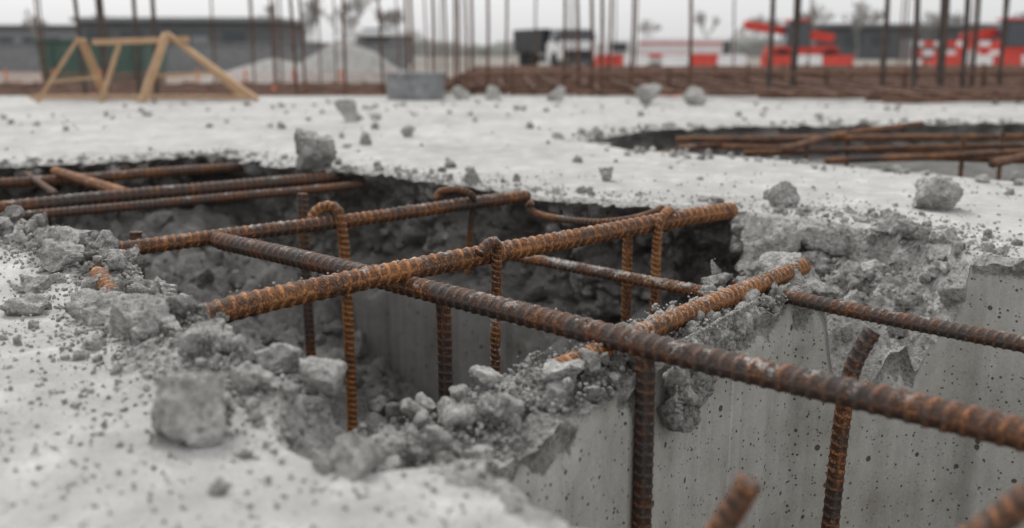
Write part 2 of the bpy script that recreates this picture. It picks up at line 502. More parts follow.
def bed_z(x, y):
    h = np.interp(x, [-3.0, -1.5, -1.05, -.75, -.45, -.15, .3, .9], [-.26, -.32, -.46, -.66, -.88, -1.0, -1.05, -1.08])
    return h+.12*fr(x, y, 5, 2.2, 3)+1.7*clumps(x, y, 3)
xs_ = np.arange(-4.8, 1.0, .022); ys_ = np.arange(1.2, 5.2, .022)
Vb = []
for y in ys_:
    for x in xs_:
        Vb.append((x, y, bed_z(x, y)))
Vb = np.array(Vb); nxb = len(xs_); I = np.arange(len(Vb)).reshape(len(ys_), nxb)
F = np.stack([I[:-1,:-1], I[:-1,1:], I[1:,1:], I[1:,:-1]], -1).reshape(-1, 4)
cx = Vb[F].mean(1)[:, :2]
kp = inpoly(cx, BHj) | ((dline(cx, BHj[::4], True) < .14) & (cx[:,1]-1.22 > (cx[:,0]+.08)*1.35+.04))
F = F[kp]
new_obj("rubble_bed", mesh_np("rubble_bed", Vb, F, {"tone": np.full(len(Vb), .35)}), M_PIT, smooth=True)

# ---------------------------------------------------------------- rebars
def chaikin(P, it):
    for _ in range(it):
        Q = [P[0]]
        for a, b in zip(P[:-1], P[1:]):
            Q += [a*.75+b*.25, a*.25+b*.75]
        Q.append(P[-1]); P = Q
    return P

def rebar_geo(pts, r, ribs=True, seg=26, wob=.002, smooth=3, seed=0, pitch=None):
    P = [np.array(p, float) for p in pts]
    if len(P) > 2: P = chaikin(P, smooth)
    P = np.array(P); L = np.linalg.norm(np.diff(P, axis=0), axis=1); S = np.concatenate([[0], np.cumsum(L)])
    ds = r*.10 if ribs else r*3
    n = max(3, int(S[-1]/ds)+1); s = np.linspace(0, S[-1], n)
    C = np.stack([np.interp(s, S, P[:,k]) for k in range(3)], 1)
    for k in range(3):
        C[:,k] += wob*np.sin(s*(2.1+k)+seed+k*2)+wob*.5*np.sin(s*(6.3+k)+seed*2+k)
    T = np.gradient(C, axis=0); T /= np.linalg.norm(T, axis=1)[:,None]
    u = np.cross(T[0], [0,0,1.0])
    if np.linalg.norm(u) < .1: u = np.cross(T[0], [1.0,0,0])
    u /= np.linalg.norm(u); U = [u]
    for i in range(1, n):
        u = U[-1]-T[i]*np.dot(U[-1], T[i]); u /= np.linalg.norm(u); U.append(u)
    U = np.array(U); W = np.cross(T, U)
    th = np.linspace(0, 2*np.pi, seg, endpoint=False)+.45+seed*.7
    pit = pitch or r*1.12
    tt = np.mod(th, 2*np.pi)+0*s[:,None]
    ah = np.where(tt < np.pi, tt, tt-np.pi)/np.pi
    ph = s[:,None]/pit+ah*.70+np.where(tt < np.pi, 0, .5)
    ph = ph+.05*np.sin(s[:,None]*31+seed)
    cr = np.clip(np.sin(ah*np.pi), 0, 1)**.5
    pulse = sstep(np.cos(ph*2*np.pi), .30, .80)
    rib = pulse*cr
    lon = np.exp(-((np.minimum(ah, 1-ah))/.055)**2)
    rib = np.maximum(rib, lon*.7)
    if not ribs: rib = rib*0+.5
    amp = .100*r if ribs else 0
    rr = r*(.955)+amp*rib
    if ribs:
        sc = np.array([noise.noise(Vector((c[0]*55, c[1]*55, c[2]*55))) for c in C])[:,None]
        rr = rr*(1+.011*nrs.randn(*rr.shape)+.022*sc)
    Vv = C[:,None,:]+rr[:,:,None]*(np.cos(th)[None,:,None]*U[:,None,:]+np.sin(th)[None,:,None]*W[:,None,:])
    V = Vv.reshape(-1, 3); A = rib.reshape(-1)
    I = np.arange(n*seg).reshape(n, seg)
    F = np.stack([I[:-1], np.roll(I[:-1], -1, 1), np.roll(I[1:], -1, 1), I[1:]], -1).reshape(-1, 4)
    base = len(V)
    V = np.vstack([V, C[:1]-T[:1]*r*.06, C[-1:]+T[-1:]*r*.06]); A = np.concatenate([A, [.3, .3]])
    caps = []
    for i in range(0, seg, 2):
        caps.append((base, I[0][(i+2) % seg], I[0][(i+1) % seg], I[0][i]))
        caps.append((base+1, I[-1][i], I[-1][(i+1) % seg], I[-1][(i+2) % seg]))
    F = np.vstack([F, np.array(caps)])
    return V, F, A

seedc = [0]
def rebar(name, pts, r, mat, **k):
    seedc[0] += 1.37
    V, F, A = rebar_geo(pts, r, seed=seedc[0], **k)
    return new_obj(name, mesh_np(name, V, F, {"rib": A}), mat, smooth=True)

def line(a, b, z, ext0=0, ext1=0):
    a = np.array(a, float); b = np.array(b, float); d = (b-a)/np.linalg.norm(b-a)
    a = a-d*ext0; b = b+d*ext1
    return [(a[0], a[1], z), (b[0], b[1], z)]

rebar("steel_rebar", line((-.71,2.56), (.70,1.22), .0, .12, .9), .0225, M_BARDK)
rebar("steel_rebar", [(-.63,1.65,-.06),(-.60,1.69,.0),(-.56,1.77,.032),(.12,2.45,.036),(.62,2.90,.034),(.655,2.94,.03)], .0235, M_BARRU)
rebar("steel_rebar", line((-1.0,2.5), (.03,3.43), .0, .07, .03), .0205, M_BARMD)
rebar("steel_rebar", line((-1.90,3.27), (-.85,4.16), -.03, .4, .15), .024, M_BARDK)
rebar("steel_rebar", line((-1.72,3.30), (-.70,4.12), -.055, .5, .1), .017, M_BARDK)
rebar("steel_rebar", line((-2.34,4.05), (-1.35,4.73), -.05, .8, .15), .022, M_BARMD)
rebar("steel_rebar", line((-1.95,4.30), (-1.52,3.80), -.025, .1, .1), .019, M_BARRU)
rebar("steel_rebar", line((-2.09,4.3), (-1.80,3.86), -.035, .1, .1), .012, M_BARDK)
rebar("steel_rebar", line((.54,2.31), (.977,1.82), -.05, .06, .7), .0165, M_BARDK)
rebar("steel_rebar", line((.10,1.65), (.717,2.42), -.030, .04, .02), .020, M_BARRU)
rebar("steel_rebar", line((.02,2.93), (.485,2.5), -.11, .12, .15), .016, M_BARDU)
rebar("steel_rebar", [(.06,3.06,.035),(.05,3.08,.015),(.09,3.04,-.005),(.26,2.91,-.005),(.40,3.0,.0),(.47,3.06,.02)], .011, M_BARMD)
def stir(pts, r, mat): return rebar("rebar_stirrup", pts, r, mat, seg=18, wob=.0015, smooth=3)
stir([(-.60,2.90,-.02),(-.585,2.92,.03),(-.55,2.93,.048),(-.515,2.92,.04),(-.505,2.915,.0),(-.50,2.93,-.12),(-.50,2.94,-.9)], .0165, M_BARRU)
stir([(-.66,3.10,.06),(-.66,3.1,-.2),(-.65,3.12,-.85)], .0165, M_BARDK)
stir([(-.075,2.19,.055),(-.055,2.21,.075),(-.035,2.24,.072),(-.035,2.25,.03),(-.04,2.27,-.15),(-.045,2.28,-1.0)], .0125, M_BARDU)
stir([(-.155,2.14,-.02),(-.15,2.14,-.1),(-.15,2.145,-1.0)], .0170, M_BARDK)
stir([(-.25,3.27,.02),(-.235,3.27,.045),(-.17,3.24,.055),(-.12,3.25,.03),(-.135,3.31,-.03),(-.15,3.34,-.25)], .0115, M_BARMD)
stir([(.44,2.80,.0),(.45,2.76,.055),(.425,2.70,.068),(.40,2.655,.05),(.393,2.66,.0),(.39,2.66,-.45)], .0130, M_BARRU)
stir([(.325,2.76,-.01),(.325,2.76,-.15),(.33,2.76,-.9)], .014, M_BARRU)
stir([(.232,1.672,-.01),(.236,1.668,-.1),(.234,1.670,-1.0)], .0175, M_BARDK)
stir([(.715,1.90,-.045),(.70,1.90,-.07),(.675,1.90,-.13),(.662,1.90,-.3),(.655,1.9,-1.0)], .0175, M_BARMD)
stir([(.246,.95,.068),(.205,.95,-.012),(.165,.95,-.1),(.15,.95,-.9)], .0140, M_BARMD)
stir([(.53,.90,.095),(.44,.90,.02),(.36,.90,-.06),(.33,.90,-.9)], .0150, M_BARMD)
stir([(-1.0,2.60,.03),(-1.0,2.6,-.1),(-1.0,2.62,-.5)], .016, M_BARDK)
stir([(-.575,1.69,.0),(-.555,1.655,.02),(-.54,1.64,-.01),(-.53,1.65,-.05)], .016, M_BARRU)
rebar("steel_rebar", [(-1.02,2.35,-.03),(-.90,2.12,.022),(-.82,1.98,.022),(-.72,1.84,-.04)], .018, M_BARRU)
M_BARREC = mat_rebar("rebar_steel_weathered", .64, .25, .75)
for a, b, z, r in [((.95,5.75),(4.2,5.9),.01,.019),((1.35,4.95),(2.7,6.6),.02,.018),((1.0,6.0),(3.9,5.1),-.05,.016),
                      ((2.1,4.35),(3.3,5.75),-.0,.019),((1.9,5.05),(4.3,4.5),-.03,.017),((1.25,5.35),(4.5,5.65),-.04,.015),
                      ((.75,5.35),(1.7,6.35),-.06,.016),((2.7,4.1),(4.0,5.4),.01,.017),((1.1,6.25),(4.9,6.2),-.02,.016),((1.5,4.75),(4.4,5.2),.0,.016)]:
    m = (a[0]+b[0])/2+nrs.randn()*.05, (a[1]+b[1])/2+nrs.randn()*.09, z+.015*nrs.randn()
    rebar("steel_rebar", [(*a, z+.015*nrs.randn()), m, (*b, z+.02*nrs.randn())], r, M_BARREC, seg=12, smooth=3)
for x, y in [(1.55,5.25),(1.95,5.8),(2.35,5.2),(2.75,5.6),(3.1,5.35),(2.5,4.6)]:
    stir([(x, y, .05), (x, y, -.25)], .012, M_BARREC)

# ---------------------------------------------------------------- rubble
def ico(sub):
    bm = bmesh.new(); bmesh.ops.create_icosphere(bm, subdivisions=sub, radius=1)
    bm.verts.ensure_lookup_table()
    V = np.array([v.co[:] for v in bm.verts]); F = np.array([[v.index for v in f.verts] for f in bm.faces]); bm.free()
    return V, F
ICO = {s: ico(s) for s in (1, 2, 3, 4, 5)}
def rock_shape(sub, seed, planes=12, rough=.07, base=False, lo=.42):
    rs = np.random.RandomState(seed)
    V, F = ICO[sub]; V = V.copy()
    V *= np.array([1, rs.uniform(.75, 1), rs.uniform(.65, .95)])
    for _ in range(planes):
        nn = rs.randn(3); nn /= np.linalg.norm(nn); d = rs.uniform(lo, .76)
        dot = V@nn; m = dot > d
        V[m] -= np.outer((dot[m]-d)*.98, nn)
    o = seed*3.7
    nrm = V/np.linalg.norm(V, axis=1)[:,None]
    disp = np.array([rough*(1.1*noise.fractal(Vector(v*2.2+o), .7, 2, 5)+.4*vb(v[0]+o, v[1], v[2], 3.5)+.35*vb(v[0], v[1]+o, v[2], 9.0)) for v in V])
    V = V+nrm*disp[:,None]
    if base:
        zc = V[:,2].min()*.62; V[:,2] = np.where(V[:,2] < zc, zc+(V[:,2]-zc)*.15, V[:,2])
    return V, F
TPL = {1: [rock_shape(1, 50+i, 5, .12) for i in range(8)], 2: [rock_shape(2, 10+i, 9, .10, lo=.36) for i in range(14)],
       3: [rock_shape(3, 100+i, 12, .14, lo=.36) for i in range(18)], 4: [rock_shape(4, 200+i, 13, .15, lo=.36) for i in range(8)]}
def rotm(rs):
    q = rs.randn(4); q /= np.linalg.norm(q); w, x, y, z = q
    return np.array([[1-2*(y*y+z*z),2*(x*y-z*w),2*(x*z+y*w)],[2*(x*y+z*w),1-2*(x*x+z*z),2*(y*z-x*w)],[2*(x*z-y*w),2*(y*z+x*w),1-2*(x*x+y*y)]])
class Pile:
    def __init__(s): s.V = []; s.F = []; s.T = []; s.n = 0
    def add(s, p, size, sub):
        V, F = TPL[sub][nrs.randint(len(TPL[sub]))]
        V = (V@rotm(nrs).T)*size*1.12+np.array(p)
        s.V.append(V); s.F.append(F+s.n); s.n += len(V); s.T.append(np.full(len(V), nrs.rand() if size > .006 else .5+.5*nrs.rand()))
    def build(s, name, mat=None):
        if not s.V: return
        me = mesh_np(name, np.vstack(s.V), np.vstack(s.F), {"tone": np.concatenate(s.T)})
        return new_obj(name, me, mat or M_RUB, smooth=True)

def scatter(pile, P, sizes, lift=0.0, stack=0.0):
    ins = np.zeros(len(P), bool)
    for hp in HOLES: ins |= inpoly(P, hp)
    P = P[~ins]; sizes = sizes[~ins]
    z, _ = surf(P)
    for p, zz, s in zip(P, z, sizes):
        sub = 1 if s < .004 else 2 if s < .010 else 3 if s < .030 else 4
        pile.add((p[0], p[1], zz+s*(.25+lift)+stack*nrs.rand()**2), s, sub)
def along(L, n, sig):
    L = np.asarray(L, float); seg = np.linalg.norm(np.diff(L, axis=0), axis=1); c = np.concatenate([[0], np.cumsum(seg)])
    t = nrs.rand(n)*c[-1]
    P = np.stack([np.interp(t, c, L[:,0]), np.interp(t, c, L[:,1])], 1)
    return P+nrs.randn(n, 2)*sig
def psize(n, lo, hi, pw=2.5):
    return lo+(hi-lo)*nrs.rand(n)**pw

pile = Pile()
N1 = np.array([(-.10,1.27),(-.25,1.34),(-.432,1.52),(-.60,1.72),(-.76,1.98),(-.90,2.2),(-1.10,2.5),(-1.5,2.75),(-2.2,2.8)])
scatter(pile, along(N1, 560, .05), psize(560, .005, .036, 3.0), stack=.025)
scatter(pile, along(N1-np.array([.05,.06]), 420, .10), psize(420, .004, .02, 2.8))
scatter(pile, along(N1, 8000, .10), psize(8000, .0012, .006, 1.8), stack=.012)
scatter(pile, along(CW, 360, .05), psize(360, .006, .034, 2.6), stack=.035)
scatter(pile, along(CW, 4600, .06), psize(4600, .0015, .006, 1.5), stack=.035)
SPc = np.array([(.60,2.35),(.70,2.6),(.85,2.75),(1.02,2.6),(.95,2.5)])
scatter(pile, along(SPc, 200, .10), psize(200, .007, .055, 2.8), stack=.01)
scatter(pile, along(SPc, 2800, .13), psize(2800, .002, .006, 1.4))
FR_ = np.array(BH[1:14])+np.array([.02,.06])
scatter(pile, along(FR_, 260, .07), psize(260, .005, .028, 3))
scatter(pile, along(FR_, 1800, .12), psize(1800, .002, .007, 1.5))
RR_ = np.array([(.74,3.15),(.95,3.1),(1.1,2.95),(1.2,2.65),(1.3,2.45)])
scatter(pile, along(RR_, 170, .10), psize(170, .004, .024, 3))
scatter(pile, along(RR_, 1200, .14), psize(1200, .0015, .006, 1.5))
P = np.stack([nrs.uniform(-4, 5, 900), nrs.uniform(2.2, 10, 900)], 1); scatter(pile, P, psize(900, .005, .045, 5))
P = np.stack([nrs.uniform(-1.6, 1.9, 1900), nrs.uniform(.8, 4.2, 1900)], 1); scatter(pile, P, psize(1900, .0015, .008, 3))
P = np.stack([nrs.uniform(-1.0, .08, 3600), nrs.uniform(.75, 1.8, 3600)], 1); scatter(pile, P, psize(3600, .001, .005, 2.8))
RE = np.array(RC[6:])+np.array([-.05,-.08]); scatter(pile, along(RE, 300, .1), psize(300, .006, .035, 3))
RE = np.array(RC[:5])+np.array([0,.08]); scatter(pile, along(RE, 200, .1), psize(200, .006, .035, 3))
pile.build("concrete_rubble")
pw = Pile()
WV, WB, WN = CLING["pit_wall_broken"]
sel = np.where((WB > .7) & (WV[:,2] < -.02) & ((WV[:,1] > 2.5) | (WV[:,0] > .5)) & (WV[:,0] > -2.6))[0]
for i in nrs.choice(sel, 1500, replace=False):
    s = .006+.042*nrs.rand()**2.6
    p = WV[i]+np.array([WN[i][0], WN[i][1], 0])*s*.45
    pw.add(p, s, 3 if s > .013 else 2)
pw.build("concrete_rubble", M_FACE)
p2 = Pile()
for i in range(230):
    t = nrs.rand(); h = nrs.rand()**1.3
    x = .265+.20*t; y0 = 1.66+(x-.209)*1.43
    dep = .045+.17*max(0, 1-abs(t-.25)/.8)*h
    s = .007+.026*nrs.rand()**1.9
    p2.add((x+.018+.02*nrs.rand()*(1-h), y0-.020-.02*nrs.rand()*(1-h), -.02-dep+.03), s, 3 if s > .010 else 2)
for i in range(1800):
    t = nrs.rand(); h = nrs.rand()**1.2
    x = .26+.21*t; y0 = 1.66+(x-.209)*1.43
    p2.add((x+.03, y0-.035, -.01-.18*h*max(0, 1-abs(t-.25)/.8)), .002+.003*nrs.rand(), 1)
p2.build("concrete_rubble")
p3 = Pile()
for i in range(1400):
    x = nrs.uniform(-2.6, .8); y = nrs.uniform(1.6, 4.6)
    s = .010+.065*nrs.rand()**3
    if inpoly(np.array([(x, y)]), BHj)[0]: p3.add((x, y, bed_z(x, y)+s*.25), s, 3 if s > .014 else 2)
for i in range(60):
    x = nrs.uniform(.1, 1.4); y = nrs.uniform(1.0, 2.2); s = .01+.03*nrs.rand()**2
    if inpoly(np.array([(x, y)]), FHj)[0]: p3.add((x, y, -1.09+s*.3), s, 2)
p3.build("pit_rubble", M_PIT)
p4 = Pile()
def grit_on(a, b, z, r, n, t0=0, t1=1):
    a = np.array(a); b = np.array(b); d = (b-a)/np.linalg.norm(b-a); w = np.array([-d[1], d[0]])
    for _ in range(n):
        t = nrs.uniform(t0, t1); k = nrs.uniform(-.75, .75); p = a+(b-a)*t+w*r*k
        s = .0012+.0035*nrs.rand()**2.5
        p4.add((p[0], p[1], z+r*math.sqrt(1-k*k)+s*.2), s, 1)
grit_on((-1.0,2.5), (.03,3.43), .0, .0205, 90, .6, 1.0); grit_on((.10,1.65), (.717,2.42), -.030, .020, 420)
grit_on((-.71,2.56), (.70,1.22), .0, .0225, 120); grit_on((.02,2.93), (.485,2.5), -.11, .016, 120); grit_on((-.53,1.80), (.62,2.9), .036, .0235, 90)
p4.build("concrete_dust")
def chunk(x, y, w, seed, flat=1.0, sub=5, rot=0, z=None, tone=None):
    V, F = rock_shape(sub, seed, 13, .10, base=True, lo=.30)
    rs = np.random.RandomState(seed); a = rot
    R = np.array([[math.cos(a),-math.sin(a),0],[math.sin(a),math.cos(a),0],[0,0,1]])
    V = V@R.T
    V /= (V[:,0].max()-V[:,0].min())
    V = V*w*np.array([1,1,flat*1.1])
    zz = surf(np.array([(x, y)]))[0][0] if z is None else z
    V = V+np.array([0, 0, zz-V[:,2].min()-w*.03])
    me = mesh_np("concrete_chunk", V, F, {"tone": np.full(len(V), tone if tone is not None else .4+.4*rs.rand())})
    ob = new_obj("concrete_chunk", me, M_RUB, smooth=True); ob.location = (x, y, 0)
    return ob
chunk(-.88,4.30,.19,401,flat=1.15,rot=.5)
chunk(-1.17,7.2,.16,302,flat=1.3,sub=4)
chunk(-.61,5.9,.09,303,sub=4)
chunk(.366,3.86,.06,304,sub=4); chunk(.89,3.22,.10,305,flat=1.1); chunk(1.37,3.2,.15,406,flat=1.1,rot=1.0); chunk(1.13,2.93,.05,307,sub=4)
chunk(.44,10.1,.2,308,sub=4); chunk(1.28,9.5,.28,309,flat=.8,sub=4); chunk(-.2,10.3,.16,310,sub=4); chunk(-.52,10.4,.2,311,sub=4); chunk(1.7,9.3,.2,312,sub=4)
chunk(-.42,1.25,.110,513,flat=.95,rot=1.2,tone=.95)
chunk(-.62,1.66,.15,314,flat=.75,rot=.2); chunk(-.785,1.83,.12,315,flat=.85); chunk(-.94,1.88,.09,316,flat=.6)
chunk(-.19,1.14,.07,317,flat=.8); chunk(-.37,1.50,.08,318); chunk(-.29,1.42,.07,319); chunk(.075,1.62,.075,320,rot=.6,tone=.9)
chunk(.75,2.62,.17,321,flat=.8,rot=.4); chunk(.66,2.36,.09,322); chunk(-.14,1.36,.06,323); chunk(-.50,1.585,.07,324)
chunk(.80,2.86,.13,325,tone=.7); chunk(.38,2.02,.07,326); chunk(-1.12,2.42,.12,327,flat=.7); chunk(-.15,3.82,.07,328,sub=4); chunk(-.8,5.4,.07,329,sub=4)
chunk(-1.02,2.22,.10,330,flat=.7); chunk(.90,2.90,.14,331,flat=.8); chunk(1.0,2.66,.10,332,flat=.7); chunk(-1.02,2.05,.07,333,flat=.7); chunk(-.70,1.74,.08,334,flat=.9)

# ---------------------------------------------------------------- mid background
def bars_obj(name, specs, mat):
    Vs = []; Fs = []; As = []; n = 0
    for a, b, r in specs:
        V, F, A = rebar_geo([a, b], r, ribs=False, seg=8, wob=.004)
        Vs.append(V); Fs.append(F+n); As.append(A); n += len(V)
    return new_obj(name, mesh_np(name, np.vstack(Vs), np.vstack(Fs), {"rib": np.concatenate(As)}), mat, smooth=True)
def vert_specs(us, Y, r, top=1.6, zb=-.5, tilt=.03):
    out = []
    for x in us:
        y = Y+rnd.uniform(-.6, .6)
        out.append(((x, y, zb), (x+rnd.uniform(-tilt, tilt)*2, y, top+rnd.uniform(-.2, .25)), r*rnd.uniform(.85, 1.15)))
    return out
bars_obj("starter_rebar_row", vert_specs([-4.85,-4.72,-4.45,-4.30,-4.18], 11.7, .027), M_FARBAR2)
bars_obj("starter_rebar_row", vert_specs([-2.60,-2.50,-1.95,-1.55,-1.28,-1.18,-.92,-.80,-.70,-.62,-.56,-.48,-.30,-.10], 12.2, .018), M_FARBAR)
bars_obj("starter_rebar_row", vert_specs([.62,.80,.95,1.05,1.2,1.42,2.12,2.2], 12.4, .020), M_FARBAR)
bars_obj("starter_rebar_row", vert_specs([2.9,3.2,3.35,4.2,4.4,4.55,4.72,4.95,5.1,5.25,5.5,5.7,5.95,6.2], 11.6, .028), M_FARBAR2)
xF = [rnd.uniform(-9, 12) for _ in range(34)]
bars_obj("starter_rebar_row", vert_specs(xF, 18.5, .016, top=1.9), M_FARBAR)
sp = []
for y in np.arange(9.4, 18, .22):
    x0 = max(-1.0, 3.6-(y-9.4)*1.9); sp.append(((x0+rnd.uniform(-.3,.3), y, .03+.04*rnd.random()), (11.5, y+rnd.uniform(-.25, .25), .05+.05*rnd.random()), .020))
for x in np.arange(-.8, 11.5, .35):
    y0 = max(9.4, 9.4+(3.6-x)/1.9); sp.append(((x, y0-rnd.uniform(0,.3), .09), (x+rnd.uniform(-.3, .3), 18, .12), .018))
for y in np.arange(11.5, 17.5, .5):
    sp.append(((-.6, y, .22), (11.5, y+rnd.uniform(-.2, .2), .24), .018))
for x in np.arange(0, 11, .9):
    for y in (11.6, 13.5, 15.5): sp.append(((x, y, -.5), (x, y, .3), .02))
bars_obj("rebar_mat", sp, M_FARBAR)
sp = []
for y in np.arange(12.0, 17.5, .3):
    sp.append(((-10.5, y, -.1+.05*rnd.random()), (-1.2, y+rnd.uniform(-.2, .2), -.08+.05*rnd.random()), .02))
for x in np.arange(-10.5, -1.2, .5): sp.append(((x, 11.7, -.05), (x, 17.5, -.05), .018)); sp.append(((x, 12.5, -.5), (x, 12.5, .0), .018)); sp.append(((x, 17, -.5), (x, 17, .0), .018))
bars_obj("rebar_mat", sp, M_FARBAR)

tr = empty("timber_trestle")
B_ = lambda n, a, b, w=.085, h=.035: beam(n, a, b, w, h, M_WOOD, tr)
B_("top_rail", (-4.10,10,.575), (-3.18,10.02,.60), .10, .06)
B_("leg_1", (-4.22,9.95,.62), (-4.62,9.8,.0)); B_("leg_2", (-4.24,10.05,.6), (-4.2,10.45,.0))
B_("leg_3", (-3.84,9.96,.55), (-4.02,9.85,.0))
B_("leg_4", (-3.36,9.94,.66), (-3.60,9.8,.0), .15, .06); B_("leg_5", (-3.38,9.98,.66), (-2.50,9.9,.02), .09, .04)
B_("leg_6", (-3.34,10.05,.62), (-2.78,10.5,.0)); B_("brace_1", (-3.50,9.9,.25), (-2.95,9.9,.28), .06, .03)
B_("brace_2", (-4.5,9.86,.2), (-4.0,9.88,.24), .06, .03); B_("ground_board", (-4.9,10.3,.03), (-2.6,10.25,.03), .12, .04)

bm = bmesh.new()
prof = [(.30,0),(.30,.22),(.315,.23),(.315,.27),(.24,.27),(.22,.25),(.22,0)]
rings = []
for k in range(36):
    a = 2*math.pi*k/36; rings.append([bm.verts.new((r*math.cos(a), r*math.sin(a), z)) for r, z in prof])
for k in range(36):
    A = rings[k]; B = rings[(k+1) % 36]
    for i in range(len(prof)-1): bm.faces.new((A[i], B[i], B[i+1], A[i+1]))
me = bpy.data.meshes.new("precast_ring"); bm.to_mesh(me); bm.free()
o = new_obj("concrete_manhole_ring", me, M_CONC); o.location = (-1.0,10.5,.004)

V = []; F = []; n = 34
for j in range(n):
    for i in range(n):
        x = (i/(n-1)-.5)*2; y = (j/(n-1)-.5)*2; r = math.hypot(x, y)
        h = max(0, 1-r)**.85*1.35*(1+.15*fr(x, y, 3, 2, 3)) if r < 1 else 0
        V.append((x*2.3, y*2.3, h+.05*fr(x, y, 1, 6, 3)*(r < .98)-.02))
for j in range(n-1):
    for i in range(n-1): F.append((j*n+i, j*n+i+1, (j+1)*n+i+1, (j+1)*n+i))
me = mesh_np("gravel_heap", V, F, {"tone": [.2]*len(V)})
o = new_obj("gravel_heap", me, M_FACE, smooth=True); o.location = (-4.9,30,-.5)
o2 = new_obj("gravel_heap", me.copy()); o2.location = (-7.6,33,-.55); o2.scale = (1.2,1.2,.6)

# ---------------------------------------------------------------- far background
def wheels(par, xs, y, r, z0=-.5):
    for i, x in enumerate(xs):
        cyl("wheel_%d" % i, (x, y, z0+r), r, .28, M_RUBBER, par, 'Y'); cyl("hub_%d" % i, (x, y-.15, z0+r), r*.45, .04, M_WHITE, par, 'Y')
tk = empty("dump_truck")
box("cab", (0,-1,.40), (2.2,1.8,1.1), M_WHITE, tk, .10)
box("cab_upper", (0,-.95,1.18), (2.1,1.6,.62), M_GLASS, tk, .10, taper=(.92,.85))
box("roof", (0,-.95,1.52), (1.9,1.4,.10), M_WHITE, tk, .03)
box("grille", (0,-1.92,.25), (1.5,.08,.5), M_BLACK, tk, .02)
box("bumper", (0,-1.98,-.12), (2.3,.2,.3), M_GREYB, tk, .04)
for s in (-1, 1):
    box("headlight_%d" % s, (s*.9,-1.95,.1), (.3,.1,.2), M_LAMP, tk, .02)
    box("mirror_%d" % s, (s*1.25,-1.9,1.0), (.16,.1,.4), M_BLACK, tk, .02)
    for j, yy in enumerate((-1.2, 2.2, 3.4)): cyl("wheel_%d_%d" % (s, j), (s*.95,yy,-.03), .46, .34, M_RUBBER, tk, 'X')
box("tipper_body", (0,2.3,.95), (2.35,4.4,1.25), M_BLACK, tk, .06, taper=(1.04,1.04))
for i in range(5):
    for s in (-1, 1): box("body_rib_%d_%d" % (i, s), (s*1.22,.5+i*.9,.95), (.06,.1,1.2), M_GREYB, tk)
box("chassis", (0,1,.02), (.9,6,.25), M_BLACK, tk, .02)
tk.location = (2.75,53,0); tk.rotation_euler = (0,0,.35)
wt = empty("flatbed_lorry")
box("cargo_box", (9.3,56,.45), (5.0,2.4,1.3), M_WHITE, wt, .05)
box("cab", (5.9,56,.30), (1.6,2.3,1.5), M_WHITE, wt, .12, taper=(.85,.95)); box("side_window", (5.8,54.83,.65), (.8,.05,.45), M_GLASS, wt, .01)
box("stripe_1", (9.3,54.78,.2), (4.9,.03,.22), M_RED, wt); box("stripe_2", (9.3,54.775,.85), (4.9,.03,.10), M_RED, wt)
box("chassis", (8.4,56,-.25), (6.6,1.0,.14), M_BLACK, wt); wheels(wt, (5.9,9.9,11.0), 54.95, .42, -.52)
box("rear_lights", (11.85,55,.0), (.08,.3,.2), M_RED, wt)
def telehandler(ox, oy, s=1):
    th_ = empty("telehandler")
    box("body", (0,0,.65), (2.7,1.5,.6), M_RED, th_, .08); box("cab", (-.3,-.3,1.35), (1.0,.9,1.0), M_GLASS, th_, .08, taper=(.85,.85)); box("cab_roof", (-.3,-.3,1.88), (.95,.9,.08), M_RED, th_, .02)
    beam("boom", (1.4,.3,1.25), (-2.3,.3,1.75), .28, .32, M_RED, th_); beam("boom_tip", (-2.3,.3,1.75), (-3.0,.3,1.1), .2, .2, M_WHITE, th_)
    box("fork_carriage", (-3.0,.2,.85), (.12,1.1,.6), M_BLACK, th_, .02)
    for i, q in enumerate((-.95, .95)):
        cyl("wheel_%d" % i, (q,-.75,.42), .42, .35, M_RUBBER, th_, 'Y'); cyl("hub_%d" % i, (q,-.94,.42), .2, .04, M_WHITE, th_, 'Y'); cyl("wheel_back_%d" % i, (q,.75,.42), .42, .35, M_RUBBER, th_, 'Y')
    th_.location = (ox, oy, -.52); th_.scale = (s*1.15, 1.15, 1.25)
telehandler(13.6, 48); telehandler(22.0, 46, -1)
def barrier(name, x, y, n=3, rot=0.0, ph=0):
    e = empty(name); e.location = (x, y, -.50); e.rotation_euler = (0, 0, rot)
    for i in range(n):
        m = M_RED if (i+ph) % 2 else M_WHITE
        bm = bmesh.new()
        pr = [(-.28,0),(-.28,.18),(-.13,.38),(-.09,.80),(.09,.80),(.13,.38),(.28,.18),(.28,0)]
        A = [bm.verts.new((i*1.25-.6, a, b)) for a, b in pr]; B = [bm.verts.new((i*1.25+.6, a, b)) for a, b in pr]
        for k in range(7): bm.faces.new((A[k], A[k+1], B[k+1], B[k]))
        bm.faces.new(A); bm.faces.new(B[::-1]); bmesh.ops.recalc_face_normals(bm, faces=bm.faces)
        me = bpy.data.meshes.new("segment"); bm.to_mesh(me); bm.free(); new_obj("segment_%d" % i, me, m, e)
barrier("traffic_barrier", 4.2, 44, 2, .3, 1); barrier("traffic_barrier", 7.4, 46, 3, -.2); barrier("traffic_barrier", 10.9, 42, 3, -.1, 1); barrier("traffic_barrier", 17.6, 41, 5, .12, 1)
for x, y, r in ((18.2,44,.1),(19.9,43.5,.1)):
    e = empty("barrier_board"); e.location = (x, y, -.5); e.rotation_euler = (0,0,r)
    for s in (-1, 1): beam("post_%d" % s, (s*.9,0,0), (s*.9,0,1.45), .06, .06, M_RED, e)
    for k in range(3):
        for j in range(4): box("plank_%d_%d" % (k, j), (-.75+j*.5,-.05,.5+k*.38), (.496,.03,.22), M_RED if (j+k) % 2 else M_WHITE, e)
e = empty("orange_safety_fence")
